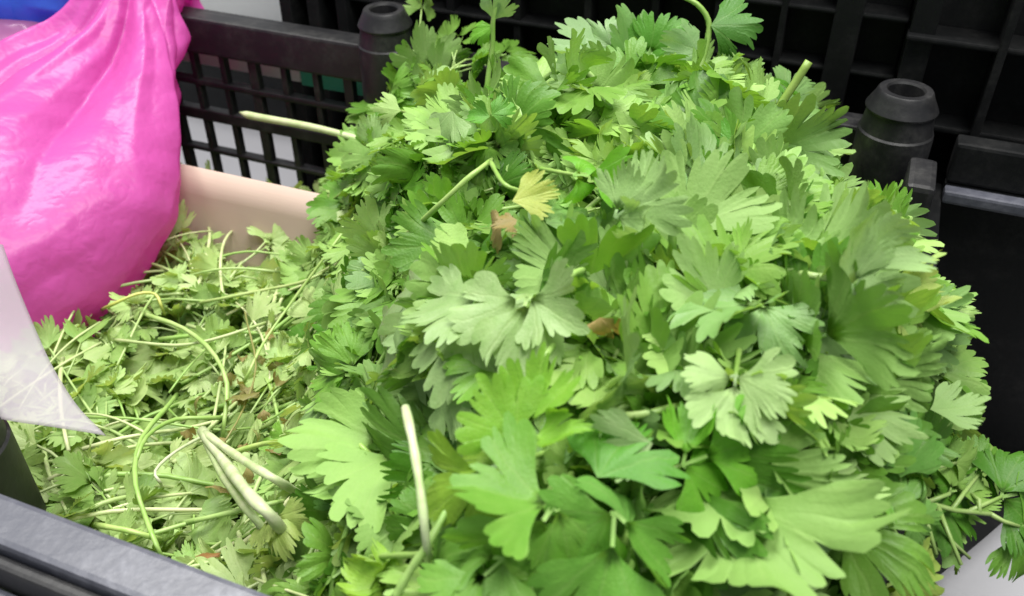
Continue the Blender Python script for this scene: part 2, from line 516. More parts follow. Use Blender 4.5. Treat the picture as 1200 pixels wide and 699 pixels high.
# ------------------------------------------------------------------ leaf blades
def leaflet(r, lod=0):
    """one toothed, three-lobed fan: base at the origin, growing along +y, length about 1"""
    thmax = R(r.uniform(54, 80))
    cuts = [-thmax * r.uniform(0.30, 0.46), thmax * r.uniform(0.30, 0.46)]
    bounds = [-thmax] + cuts + [thmax]
    tdep = r.uniform(0.09, 0.16)
    teeth = []; minor = []
    for li in range(3):
        lo, hi = bounds[li], bounds[li + 1]
        nt = r.choice((5, 5, 6, 7)) if li == 1 else r.choice((3, 4, 4, 5))
        ws = [r.uniform(0.7, 1.3) for _ in range(nt)]
        tot = sum(ws); p = lo
        for k, wv in enumerate(ws):
            q = p + (hi - lo) * wv / tot
            teeth.append((p, q, tdep * r.uniform(0.6, 1.35), r.uniform(-0.07, 0.05))); p = q
            if 0 < k < nt - 1 and k % 2 == 1 and r.random() < 0.8:
                minor.append((q, r.uniform(0.06, 0.20), R(r.uniform(2.0, 4.5))))
    slit = [r.uniform(0.12, 0.48) for _ in cuts]
    sw = [R(r.uniform(3.0, 8.0)) for _ in cuts]
    asp = r.uniform(0.88, 1.15)
    skew = r.uniform(-0.10, 0.10)
    def env(t):
        k = t / thmax
        base = 1.0 - 0.20 * abs(k) ** 1.6 + skew * k
        for li in range(3):
            if bounds[li] <= t <= bounds[li + 1]:
                mid = 0.5 * (bounds[li] + bounds[li + 1]); hw = 0.5 * (bounds[li + 1] - bounds[li])
                base *= 1.0 - 0.20 * (abs(t - mid) / hw) ** 2.2
        return base
    us = (-0.97, -0.72, -0.3, 0.2, 0.65, 0.9) if lod == 0 else (-0.95, -0.35, 0.5)
    out = []
    for p, q, dp, ext in teeth:
        for u in us:
            t = p + (q - p) * (u + 1) / 2
            rr = env(t) * (1 + ext)
            for c_, s_, w_ in list(zip(cuts, slit, sw)) + minor:
                rr *= 1 - s_ * max(0.0, 1 - abs(t - c_) / w_) ** 1.3
            r0 = rr
            rr *= 1 - dp * abs(u) ** 1.8
            out.append((t, rr, r0 * (1 - 0.4 * dp)))
    out.append((thmax, out[-1][1] * 0.9, out[-1][1] * 0.9)); out.insert(0, (-thmax, out[0][1] * 0.9, out[0][1] * 0.9))
    ring = (0.30, 0.55, 0.78, 1.0) if lod == 0 else (0.5, 1.0)
    P = [(0.0, 0.0)]
    for sc in ring:
        for t, rr, r0 in out:
            q = rr if sc > 0.95 else min(rr * (0.92 if sc > 0.7 else 0.75 if sc > 0.5 else 0.5), sc * (r0 * sc + env(t) * 0.9 * (1 - sc)))
            tt = t * (1 - 0.25 * (1 - sc))
            P.append((math.sin(tt) * q * asp, math.cos(tt) * q))
    n = len(out)
    Fc = [(0, 1 + i + 1, 1 + i) for i in range(n - 1)]
    for k in range(len(ring) - 1):
        o0, o1 = 1 + k * n, 1 + (k + 1) * n
        for i in range(n - 1):
            Fc.append((o0 + i, o0 + i + 1, o1 + i + 1, o1 + i))
    fold = r.uniform(-0.15, 0.35); ky = r.gauss(0.40, 0.45); kx = r.gauss(0.1, 0.6)
    if r.random() < 0.10: kx = r.choice((-1, 1)) * r.uniform(1.8, 3.0)
    if r.random() < 0.12: ky = r.uniform(1.4, 2.4)
    ruf = r.uniform(0.03, 0.11); nr = r.uniform(2.5, 6.0); ph = r.uniform(0, 6.28)
    sx, sy, sz = r.uniform(0, 50), r.uniform(0, 50), r.uniform(0, 50)
    tw = r.uniform(-0.7, 0.7); edge = r.uniform(-0.14, 0.24); fr = r.uniform(0.01, 0.04); fn = r.uniform(8, 15)
    V = []
    for x, y in P:
        rho = math.hypot(x, y); t = math.atan2(x, y)
        z = fold * (math.sqrt(x * x + 0.004) - 0.063) + ruf * rho * rho * math.sin(nr * t + ph) + 0.20 * rho * noise.noise(Vector((x * 1.7 + sx, y * 1.7 + sy, sz))) + 0.07 * rho * noise.noise(Vector((x * 4.5 + sx, y * 4.5 + sy, sz)))
        z += -edge * rho ** 4 + fr * rho ** 4 * math.sin(fn * t + ph * 2)
        X, Z = x, z
        if abs(kx) > 1e-3:
            X = math.sin(kx * x) / kx - z * math.sin(kx * x); Z = -(1 - math.cos(kx * x)) / kx + z * math.cos(kx * x)
        Y = y
        if abs(ky) > 1e-3:
            Y = math.sin(ky * y) / ky + Z * math.sin(ky * y); Z = -(1 - math.cos(ky * y)) / ky + Z * math.cos(ky * y)
        a_ = tw * y
        V.append((X * math.cos(a_) - Z * math.sin(a_), Y, X * math.sin(a_) + Z * math.cos(a_)))
    return V, Fc, P

def blade(r, compound, lod=0):
    """a single leaflet, or three leaflets joined on short stalks (one connected coriander leaf)"""
    if not compound:
        return leaflet(r, lod)
    V = [(0, 0, 0)]; Fc = []; P = [(0, 0)]
    spread = r.uniform(38, 68)
    for k, (ang, sc, st) in enumerate(((0, 1.0, r.uniform(0.10, 0.34)), (-spread, r.uniform(0.72, 0.95), r.uniform(0.03, 0.16)), (spread, r.uniform(0.72, 0.95), r.uniform(0.03, 0.16)))):
        v, f, p = leaflet(r, lod)
        M = Matrix.Rotation(R(-ang + r.uniform(-9, 9)), 3, 'Z') @ Matrix.Rotation(r.uniform(-0.5, 0.35), 3, 'X') @ Matrix.Rotation(r.uniform(-0.5, 0.5), 3, 'Y')
        off = Matrix.Rotation(R(-ang), 3, 'Z') @ Vector((0, st, 0))
        o = len(V)
        wd = 0.022
        sd = Matrix.Rotation(R(-ang), 3, 'Z') @ Vector((wd, 0, 0))
        for q in v:
            V.append(tuple(off + M @ (Vector(q) * sc)))
        P.extend(p)
        Fc.extend([tuple(i + o for i in ff) for ff in f])
        # little stalk: a narrow folded strip from the joint to the leaflet base
        e = len(V)
        V += [tuple(sd), tuple(-sd), tuple(off + sd), tuple(off - sd), tuple(off * 0.5 + Vector((0, 0, -0.03)))]
        P += [(0.0, 0.02)] * 5
        Fc += [(0, e + 4, e), (0, e + 1, e + 4), (e, e + 4, e + 2), (e + 1, e + 3, e + 4), (o, e + 2, e + 4), (o, e + 4, e + 3)]
    return V, Fc, P

def blade_mesh(seed, compound):
    V, Fc, P = blade(random.Random(seed), compound)
    me = bpy.data.meshes.new("leaf_blade")
    me.from_pydata(V, [], Fc)
    uvl = me.uv_layers.new(name="leaf_uv")
    idx = np.empty(len(me.loops), dtype=np.int32); me.loops.foreach_get("vertex_index", idx)
    uvl.data.foreach_set("uv", np.array(P, dtype=np.float32)[idx].ravel())
    me.polygons.foreach_set("use_smooth", np.ones(len(me.polygons), dtype=bool))
    me.materials.append(M_leaf)
    me.update()
    return me
SINGLE = [blade_mesh(100 + i, False) for i in range(26)]
COMP = [blade_mesh(300 + i, True) for i in range(26)]

def leaf_colour(r, tone):
    """intrinsic leaf pigment: tone 0 deep green .. 1 yellow-green, plus bluish ones"""
    deep = Vector((0.075, 0.205, 0.020)); mid = Vector((0.165, 0.335, 0.046)); lite = Vector((0.31, 0.47, 0.125)); blu = Vector((0.25, 0.39, 0.16))
    t = min(1, max(0, tone + r.gauss(0, 0.17)))
    c = deep.lerp(mid, t * 2) if t < 0.5 else mid.lerp(lite, t * 2 - 1)
    if r.random() < 0.18: c = c.lerp(blu, r.uniform(0.3, 0.8))
    c = c * r.uniform(0.85, 1.15)
    return (c.x, c.y, c.z, 1)

def frame(y_dir, n):
    y = y_dir.normalized()
    x = y.cross(n)
    if x.length < 1e-4: x = y.cross(Vector((1, 0.2, 0)))
    x.normalize(); z = x.cross(y)
    return Matrix((x, y, z)).transposed()

def add_leaf(root, pos, y_dir, n, size, col, mesh, roll=0.0):
    o = link(bpy.data.objects.new("leaf", mesh))
    o.parent = root
    M3 = frame(y_dir, n) @ Matrix.Rotation(roll, 3, 'Y')
    o.matrix_basis = Matrix.Translation(pos - root.location) @ M3.to_4x4() @ Matrix.Diagonal((size[0], size[1], size[2], 1))
    o.color = col
    return o

def add_stem(root, tubes, col, name="stem", n=7):
    bm = bmesh.new()
    for pts, rad in tubes:
        tube_into(bm, [Vector(p) - root.location for p in pts], rad, n)
    o = obj(name, bm_mesh(bm, smooth=True), root, M_stem)
    o.color = col
    return o

def rand_unit(r):
    while True:
        v = Vector((r.uniform(-1, 1), r.uniform(-1, 1), r.uniform(-1, 1)))
        if 0.05 < v.length < 1: return v.normalized()

STEM_G = (0.33, 0.50, 0.13, 1); STEM_P = (0.56, 0.64, 0.33, 1)

ZONES = {
    'back':  ("at the back of the heap under the ribbed crates", "sprigs at the back of the heap"),
    'mid':   ("in the middle of the coriander heap", "sprigs in the middle of the heap"),
    'right': ("spilling over the right side of the heap", "sprigs on the right side of the heap"),
    'front': ("along the front of the heap nearest the camera", "sprigs at the front of the heap"),
    'low':   ("in the low left hollow between pink bag and front rim", "sprigs in the low left hollow"),
    'slope': ("on the slope between the high heap and the low left hollow", "sprigs on the slope of the heap"),
}
def zone_of(a, b):
    if tfrac(a, b) < 0.35: return 'low'
    if tfrac(a, b) < 0.8: return 'slope'
    if a > 0.155: return 'right'
    if b > 0.27: return 'back'
    if b < 0.12: return 'front'
    return 'mid'
TONES = [("deep green", 0.12), ("mid green", 0.42), ("light green", 0.8)]

root_list = []
def sprig(r, a, b, z_off, az, L, nleaf, lsize, tone, stem_col, zone, thick=0.0013):
    tn = TONES[tone]
    ztxt, grp = ZONES[zone]
    base = w(a, b, heap(a, b) + z_off - 0.008)
    root = thing("coriander_sprig", "", "coriander", base, 0.0, "coriander sprigs in the heap")
    centre = Vector((0, 0, 0)); nput = 0
    root_list.append([root, tn[0] + " coriander sprig", base])
    ca, cb_ = math.cos(az), math.sin(az)
    side = r.uniform(-0.25, 0.25)
    main = []
    for i in range(7):
        t = i / 6
        aa = a + (ca * t - cb_ * side * t * t) * L; bb = b + (cb_ * t + ca * side * t * t) * L
        z = heap(aa, bb) + z_off - 0.008 + 0.016 * t + 0.006 * math.sin(t * 3 + side * 10)
        main.append(w(aa, bb, z))
    tubes = [(main, [thick * (1.15 - 0.55 * i / 6) for i in range(7)])]
    for k in range(nleaf):
        t = 1.0 if k == 0 else r.uniform(0.3, 0.97)
        i = min(5, int(t * 6)); f = t * 6 - i
        p = main[i].lerp(main[i + 1], f)
        d = (main[i + 1] - main[i]).normalized()
        aa, bb = to_ab(p)
        n = heap_n(aa, bb)
        ang = 0 if k == 0 else r.choice((-1, 1)) * R(r.uniform(25, 95))
        d2 = (Matrix.Rotation(ang, 3, n) @ d)
        d2 = (d2 + n * r.uniform(-0.05, 0.45)).normalized()
        pl = r.uniform(0.010, 0.030)
        tip = p + d2 * pl
        ta, tb = to_ab(tip)
        zs = heap(ta, tb) + z_off
        tip.z = 0.6 * tip.z + 0.4 * (zs + r.uniform(-0.004, 0.012))
        mid = p.lerp(tip, 0.5) + n * r.uniform(-0.002, 0.004)
        tubes.append(([p, mid, tip], [thick * 0.7, thick * 0.6, thick * 0.5]))
        ln = (n + rand_unit(r) * r.uniform(0.15, 1.05) + Vector((0, -0.30, 0.25))).normalized()
        ly = (d2 + Vector((0, -0.28, r.uniform(-0.4, 0.05)))).normalized()
        sz = lsize * r.uniform(0.72, 1.25) * (1.18 if b < 0.16 and a > -0.03 else 1.0)
        lc = leaf_colour(r, tn[1])
        if zone == 'low':
            lc = tuple(Vector(lc[:3]).lerp(Vector((0.54, 0.63, 0.30)), r.uniform(0.2, 0.9))) + (1,)  # pale yellow leaves, with the hollow's haze mixed into their colour
        comp = r.random() < 0.6
        me = r.choice(COMP if comp else SINGLE)
        sc = (sz * r.uniform(0.9, 1.1) * r.choice((-1, 1)) * (1 if comp else 0.9), sz, sz * r.uniform(0.7, 1.1))
        if ta < 0.07 and tb + ly.dot(B) * sz < 0.004:
            ly = (ly - B * ly.dot(B) * 1.3 + A * 0.3).normalized()
            if tb < 0.012: continue
        if ta > 0.200 and tb < 0.14: continue
        centre += tip; nput += 1
        add_leaf(root, tip, ly, ln, (abs(sc[0]), sc[1], sc[2]), lc, me, roll=(math.pi if r.random() < 0.30 else 0.0))
    add_stem(root, tubes, stem_col, n=6)
    if nput: root_list[-1][2] = centre / max(1, nput) + Vector((0, 0, 0.005))
    return root

# ------------------------------------------------------------------ the individual sprigs (nearest the eye), laid on the heap
r = random.Random(21)
placed = []
def spot(a0, a1, b0, b1, mind, t0=0.0, t1=1.0):
    for _ in range(200):
        a, b = r.uniform(a0, a1), r.uniform(b0, b1)
        if a > 0.165 and b > 0.275: continue
        if not t0 <= tfrac(a, b) <= t1: continue
        if all((a - x) ** 2 + (b - y) ** 2 > mind * mind for x, y in placed[-400:]):
            break
    placed.append((a, b)); return a, b

def scatter(n, a0, a1, b0, b1, mind, z0, z1, L, nl, ls, tones, pale, t0=0.0, t1=1.0):
    for _ in range(n):
        a, b = spot(a0, a1, b0, b1, mind, t0, t1)
        az = r.uniform(0, 2 * math.pi)
        ll = r.uniform(*L)
        am, bm_ = a - math.cos(az) * ll * 0.6, b - math.sin(az) * ll * 0.6
        am = min(max(am, -0.26), 0.225); bm_ = min(max(bm_, 0.012), 0.37)
        sc = Vector(STEM_G[:3]).lerp(Vector(STEM_P[:3]), r.random() * pale)
        sprig(r, am, bm_, r.uniform(z0, z1), az, ll, r.randint(*nl), r.uniform(*ls), r.choice(tones), (sc.x, sc.y, sc.z, 1), zone_of(a, b), thick=r.uniform(0.0008, 0.0014))

scatter(160, -0.11, 0.215, 0.02, 0.365, 0.015, -0.018, 0.005, (0.05, 0.10), (6, 8), (0.019, 0.030), (0, 1, 1, 2, 2), 0.5, 0.45, 1.0)
scatter(30, 0.13, 0.225, 0.08, 0.25, 0.012, -0.016, 0.005, (0.05, 0.09), (6, 8), (0.021, 0.031), (0, 1, 1, 2, 2), 0.5)
scatter(28, -0.16, 0.06, 0.03, 0.34, 0.014, -0.016, 0.002, (0.05, 0.10), (5, 7), (0.014, 0.024), (1, 2, 2), 0.8, 0.2, 0.7)
scatter(58, -0.235, 0.06, 0.03, 0.26, 0.014, -0.014, 0.002, (0.05, 0.10), (4, 6), (0.014, 0.024), (0, 1, 2, 2), 1.0, 0.0, 0.35)

# ------------------------------------------------------------------ the mass beneath: core mound plus many smaller blades, nobody could count them
def build_mass(n):
    rr = random.Random(5)
    var = [blade(random.Random(900 + i), i % 2 == 0, lod=1) for i in range(16)]
    var = [(np.array(v), f, np.array(p)) for v, f, p in var]
    allv, allf, alluv, allc = [], [], [], []
    off = 0
    # core
    na, nb = 60, 44
    grid = []
    for i in range(na + 1):
        for j in range(nb + 1):
            a = -0.385 + (0.215 + 0.385) * i / na; b = 0.004 + 0.374 * j / nb
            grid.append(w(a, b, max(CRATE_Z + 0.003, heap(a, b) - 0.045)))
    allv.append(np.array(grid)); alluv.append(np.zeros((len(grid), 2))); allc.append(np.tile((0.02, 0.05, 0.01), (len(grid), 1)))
    for i in range(na):
        for j in range(nb):
            k = i * (nb + 1) + j
            allf.append((k, k + nb + 1, k + nb + 2, k + 1))
    ncore = len(allf); off = len(grid)
    for _ in range(n):
        a = rr.uniform(-0.33, 0.238); b = rr.uniform(0.006, 0.372)
        v, f, p = rr.choice(var)
        if a > 0.205 and b < 0.13: continue
        nn = (heap_n(a, b) + rand_unit(rr) * rr.uniform(0.2, 1.1)).normalized()
        yd = rand_unit(rr); yd = (yd - nn * yd.dot(nn))
        if yd.length < 0.1: continue
        M3 = frame(yd, nn)
        s = rr.uniform(0.015, 0.026)
        pos = w(a, b, heap(a, b) + rr.uniform(-0.045, -0.012))
        vv = v @ (np.array(M3).T * s) + np.array(pos)
        allv.append(vv); alluv.append(p)
        c = leaf_colour(rr, rr.uniform(0.1, 0.75))[:3]
        if zone_of(a, b) == 'low': c = tuple(Vector(c).lerp(Vector((0.52, 0.60, 0.27)), rr.uniform(0.0, 0.9)))  # same haze of the hollow blended into the pale leaf colour
        allc.append(np.tile(c, (len(vv), 1)))
        allf.extend([tuple(i + off for i in ff) for ff in f])
        off += len(vv)
    V = np.concatenate(allv); UV = np.concatenate(alluv); C = np.concatenate(allc)
    me = bpy.data.meshes.new("coriander_mass")
    me.from_pydata(V.tolist(), [], allf)
    idx = np.empty(len(me.loops), dtype=np.int32); me.loops.foreach_get("vertex_index", idx)
    uvl = me.uv_layers.new(name="leaf_uv")
    uvl.data.foreach_set("uv", UV[idx].astype(np.float32).ravel())
    ca = me.color_attributes.new(name="leaf_colour", type='FLOAT_COLOR', domain='POINT')
    ca.data.foreach_set("color", np.c_[C, np.ones(len(C))].astype(np.float32).ravel())
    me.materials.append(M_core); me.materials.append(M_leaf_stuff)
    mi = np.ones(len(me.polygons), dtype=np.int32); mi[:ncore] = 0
    me.polygons.foreach_set("material_index", mi)
    me.polygons.foreach_set("use_smooth", np.ones(len(me.polygons), dtype=bool))
    me.update()
    o = link(bpy.data.objects.new("coriander_mass", me))
    o['kind'] = 'stuff'
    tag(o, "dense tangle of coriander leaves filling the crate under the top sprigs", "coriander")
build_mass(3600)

# ------------------------------------------------------------------ bags
def bag_mesh(secs, nu, nv, disp, close=True):
    """loft of elliptical sections (a, b, z, ra, rb) given in crate axes, crumpled by disp(u, v, p, nrm)"""
    ks = [Vector(s[:3]) for s in secs]; rs = [Vector((s[3], s[4], 0)) for s in secs]
    C = spline(ks, nv); Rr = spline(rs, nv)
    P = []
    for j in range(nv):
        t = (C[min(j + 1, nv - 1)] - C[max(j - 1, 0)]).normalized()
        x = Vector((1, 0, 0)); x = (x - t * x.dot(t)).normalized(); y = t.cross(x)
        row = []
        for i in range(nu):
            th = 2 * math.pi * i / nu
            dirv = x * math.cos(th) + y * math.sin(th)
            p = C[j] + x * math.cos(th) * max(Rr[j].x, 0.002) + y * math.sin(th) * max(Rr[j].y, 0.002)
            row.append(p + dirv * disp(i / nu, j / (nv - 1), p))
        P.append(row)
    bm = bmesh.new()
    vs = [[bm.verts.new(w(p.x, p.y, p.z)) for p in row] for row in P]
    for j in range(nv - 1):
        for i in range(nu):
            bm.faces.new((vs[j][i], vs[j][(i + 1) % nu], vs[j + 1][(i + 1) % nu], vs[j + 1][i]))
    bm.faces.new(vs[0][::-1]); bm.faces.new(vs[-1])
    return bm_mesh(bm, smooth=True)

def ridge(x): return 1 - abs(x)
NECK = Vector((-0.305, 0.385, 0.03))
def tri(x): return abs((x % 1.0) - 0.5) * 2
FOLDS = [  # direction, frequency per metre, depth: straight creases of thin film
    (Vector((0.2, 0.5, 1.0)).normalized(), 13.0, 0.0060), (Vector((-0.6, 0.2, 1.0)).normalized(), 19.0, 0.0040), (Vector((1.0, -0.5, 0.5)).normalized(), 21.0, 0.0040),
    (Vector((0.7, 0.6, 1.0)).normalized(), 37.0, 0.0018), (Vector((-0.9, 0.7, 0.6)).normalized(), 43.0, 0.0016)]
def pink_disp(u, v, p):
    d0 = p - NECK
    rr_ = d0.length + 1e-4; q0 = d0 / rr_
    k = min(1.0, rr_ / 0.08)
    fade = 1 - 0.8 * sstep(0.12, 0.25, rr_)
    wp = noise.noise(d0 * 9)
    ang = math.atan2(q0.x, -q0.y) * 1.7 + 0.25 * wp
    ang2 = math.atan2(q0.z, -q0.y) * 2.0 + 0.2 * wp
    d = k * fade * (0.016 * (tri(ang) ** 0.8 - 0.5) + 0.010 * (tri(ang2 + 0.3) - 0.5) + 0.004 * (tri(ang * 2.2 + ang2) - 0.5))
    d += 0.006 * noise.noise(p * 9)
    for i, (m, f, h) in enumerate(FOLDS):
        msk = max(0.0, min(1.0, 0.55 + 1.7 * noise.noise(p * 11 + Vector((i * 7, 3, 1)))))
        d += 0.62 * h * msk * (tri(p.dot(m) * f + 0.55 * noise.noise(p * 8 + Vector((0, i * 5, 0)))) - 0.5)
    return d
pink = obj("plastic_bag", bag_mesh([
    (-0.336, 0.070, -0.208, 0.060, 0.05), (-0.336, 0.072, -0.190, 0.072, 0.075), (-0.332, 0.098, -0.155, 0.080, 0.083), (-0.326, 0.150, -0.110, 0.094, 0.080),
    (-0.319, 0.225, -0.078, 0.110, 0.070), (-0.320, 0.280, -0.052, 0.098, 0.046), (-0.322, 0.335, -0.022, 0.072, 0.032), (-0.323, 0.375, 0.012, 0.048, 0.024),
    (-0.324, 0.402, 0.018, 0.042, 0.018), (-0.323, 0.415, -0.005, 0.034, 0.012), (-0.323, 0.418, -0.03, 0.03, 0.01)], 260, 220, pink_disp), None, M_pink)
tag(pink, "bright pink plastic bag standing in the crate, its neck hooked over the back rail", "bag", "plastic bags")

def soft_disp(u, v, p):
    q = Vector((p.x * 14, p.y * 14, p.z * 14))
    return 0.010 * (ridge(2 * noise.noise(q)) - 0.5) + 0.004 * (ridge(2 * noise.noise(q * 2.7)) - 0.5)
blue = obj("plastic_bag", bag_mesh([(-0.392, 0.352, -0.020, 0.02, 0.02), (-0.392, 0.352, -0.012, 0.045, 0.03), (-0.392, 0.355, 0.010, 0.056, 0.036), (-0.392, 0.36, 0.04, 0.045, 0.03), (-0.392, 0.36, 0.06, 0.02, 0.02)], 110, 80, soft_disp), None, M_blue)
tag(blue, "crumpled blue plastic bag at the upper left corner behind the pink bag", "bag", "plastic bags")
mauve = obj("plastic_bag", bag_mesh([(-0.385, 0.325, -0.075, 0.03, 0.02), (-0.385, 0.325, -0.06, 0.05, 0.035), (-0.380, 0.330, -0.035, 0.056, 0.036), (-0.378, 0.338, -0.015, 0.05, 0.03), (-0.378, 0.345, -0.006, 0.03, 0.02)], 110, 70, soft_disp), None, M_mauve)
tag(mauve, "dull mauve plastic bag wedged between the blue bag and the pink bag", "bag", "plastic bags")

# translucent white bag hanging into the picture at the left edge
bm = bmesh.new()
edge_r = [(2, 285, 0.005), (16, 325, -0.003), (38, 378, -0.012), (62, 430, -0.02), (92, 478, -0.028), (126, 516, -0.034)]
rows = []
NR, NC = 34, 26
er = spline([on_z(x, y, z) for x, y, z in edge_r], NR)
el = spline([on_z(x - 150, y + 20 - 0.22 * (y - 285), z + 0.012) for x, y, z in edge_r], NR)
for i in range(NR):
    row = []
    for j in range(NC):
        u = j / (NC - 1)
        p = el[i].lerp(er[i], u)
        p.z += 0.006 * math.sin(u * 3.1) * (1 - i / NR) + 0.005 * noise.noise(p * 22) 
        row.append(bm.verts.new(p))
    rows.append(row)
for i in range(len(rows) - 1):
    for j in range(NC - 1):
        bm.faces.new((rows[i][j], rows[i][j + 1], rows[i + 1][j + 1], rows[i + 1][j]))
cl = obj("plastic_bag", bm_mesh(bm, smooth=True), None, M_lilac)
sm = cl.modifiers.new("thickness", 'SOLIDIFY'); sm.thickness = 0.0004
tag(cl, "translucent whitish plastic bag flap hanging in front of the pink bag", "bag", "plastic bags")

# ------------------------------------------------------------------ marked sprigs: stems and leaves one can point to
HL = 0.013
SR = 0.72
def px_seed(pts): return pts[0][0] * 0.13
landmarks = []
def hero(label, cat="coriander", anchor=(600, 350), name="coriander_sprig"):
    p = on_heap(*anchor, 0.015)
    return thing(name, label, cat, p, 0.0)

def hstem(root, pts, r0, r1, col, name="stem", n=9):
    """pts: (px, py, lift above heap)"""
    P = spline([on_heap(x, y, l + HL) for x, y, l in pts], 16)
    return add_stem(root, [(P, [SR * (r0 + (r1 - r0) * i / 15) * (1 + 0.10 * math.sin(i * 1.7 + px_seed(pts))) for i in range(16)])], col, name, n)

def hleaf(root, px, py, lift, size, ang, tilt=(0, 0), col=(0.125, 0.30, 0.04), mesh=None, flip=False, zs=0.7):
    """a blade whose base shows at px,py; ang = picture direction of its tip in degrees (0 right, 90 up)"""
    p = on_heap(px, py, lift + HL)
    a, b = to_ab(p)
    view = (CAM - p).normalized()
    n = (heap_n(a, b) * 0.7 + view * 0.6).normalized()
    right = Vector((1, 0, 0)); upv = Vector((0, SP, CP))
    d = right * math.cos(R(ang)) + upv * math.sin(R(ang))
    d = (d - n * d.dot(n)).normalized()
    n = Matrix.Rotation(R(tilt[0]), 3, d) @ n
    sdir = d.cross(n)
    q = Matrix.Rotation(R(tilt[1]), 3, sdir)
    n = q @ n; d = q @ d
    size *= 0.70
    return add_leaf(root, p, d, n, (size, size, size * zs * 1.3), (col[0], col[1], col[2], 1), mesh, math.pi if flip else 0.0)

PALE = (0.22, 0.36, 0.15); BRIGHT = (0.16, 0.40, 0.035); YEL = (0.40, 0.45, 0.09); PALE_SHEEN = (0.28, 0.41, 0.17); LIME = (0.28, 0.46, 0.06); MIDG = (0.11, 0.30, 0.035); PALEY = (0.38, 0.47, 0.14)  # the pale blue-green has a frosty reflection painted into the leaf colour

h = hero("broad pale green coriander leaves lying flat in the middle of the heap", anchor=(560, 400))
hstem(h, [(660, 320, 0.02), (630, 350, 0.022), (600, 372, 0.022), (540, 400, 0.02)], 0.0016, 0.0011, STEM_G)
hleaf(h, 508, 335, 0.020, 0.052, 232, (0, -4), PALE_SHEEN, COMP[3])
hleaf(h, 560, 350, 0.024, 0.046, 255, (5, 2), (0.30, 0.43, 0.18), COMP[7])
hleaf(h, 618, 345, 0.026, 0.040, 262, (-6, 4), (0.32, 0.45, 0.19), COMP[10])
hleaf(h, 520, 455, 0.016, 0.030, 300, (12, 0), PALE, SINGLE[2], True)

h = hero("coriander sprig with one yellowing leaf near the top of the heap", anchor=(620, 240))
hstem(h, [(575, 190, 0.02), (590, 215, 0.02), (612, 225, 0.018)], 0.0013, 0.001, STEM_G)
hleaf(h, 600, 236, 0.024, 0.026, 15, (0, 10), YEL, SINGLE[2])
hleaf(h, 640, 262, 0.022, 0.030, 40, (10, 0), (0.17, 0.33, 0.08), SINGLE[4])
hleaf(h, 606, 258, 0.022, 0.013, 200, (10, 0), (0.30, 0.22, 0.08), SINGLE[6])

h = hero("long pale coriander stalk with torn tip reaching out over the back lattice", anchor=(480, 185))
P = spline([on_b(281, 132, 0.335), on_b(300, 137, 0.333), on_b(370, 150, 0.325), on_b(440, 169, 0.32), on_b(495, 186, 0.315), on_b(560, 205, 0.30)], 20)
add_stem(h, [(P, [0.0005, 0.0014, 0.0022, 0.0025] + [0.0025 - 0.00007 * i for i in range(16)])], (0.62, 0.68, 0.40, 1), n=10)
hleaf(h, 470, 225, 0.015, 0.026, 120, (10, 0), BRIGHT, COMP[12])

h = hero("upright thin coriander stem with a small bright leaf standing above the heap", anchor=(582, 170))
P = spline([on_b(585, 185, 0.30), on_b(572, 140, 0.305), on_b(571, 100, 0.312), on_b(577, 55, 0.318), on_b(578, 22, 0.32), on_b(584, 0, 0.322)], 18)
add_stem(h, [(P, [0.0017 - 0.00003 * i for i in range(18)])], (0.34, 0.54, 0.14, 1), n=8)
bp = on_b(578, 30, 0.32)
add_leaf(h, bp, Vector((-0.9, -0.15, -0.35)), Vector((0.1, -0.8, 0.55)), (0.016, 0.018, 0.012), BRIGHT + (1,), SINGLE[8])
add_leaf(h, on_b(578, 24, 0.32), Vector((0.35, -0.1, 0.9)), Vector((0.3, -0.8, 0.3)), (0.018, 0.016, 0.012), PALE + (1,), SINGLE[9])
hleaf(h, 576, 135, 0.03, 0.017, 20, (0, 10), MIDG, SINGLE[11])
hleaf(h, 574, 137, 0.03, 0.015, 170, (0, 10), MIDG, SINGLE[12])

h = hero("short cut green stem stub sticking up at the right rear of the heap", anchor=(905, 140))
P = spline([on_b(880, 170, 0.27), on_b(908, 132, 0.28), on_b(930, 100, 0.286), on_b(948, 72, 0.29)], 10)
add_stem(h, [(P, 0.0019)], (0.30, 0.42, 0.10, 1), n=9)
hleaf(h, 870, 175, 0.01, 0.028, 200, (0, 0), MIDG, COMP[5])

h = hero("coriander sprig with dark leaf on an arching stem at the top of heap", anchor=(820, 90))
P = spline([on_b(815, 95, 0.32), on_b(826, 60, 0.33), on_b(831, 28, 0.335), on_b(818, 6, 0.336), on_b(795, -6, 0.336)], 14)
add_stem(h, [(P, [0.0018 - 0.00005 * i for i in range(14)])], STEM_G, n=8)
add_leaf(h, on_b(833, 30, 0.333), Vector((0.95, -0.1, 0.05)), Vector((0.0, -0.75, 0.65)), (0.0259, 0.0274, 0.0180), (0.075, 0.21, 0.03, 1), SINGLE[1])
add_leaf(h, on_b(822, 60, 0.325), Vector((-0.8, -0.1, 0.3)), Vector((0.0, -0.7, 0.65)), (0.0245, 0.0245, 0.0158), PALE + (1,), SINGLE[3])

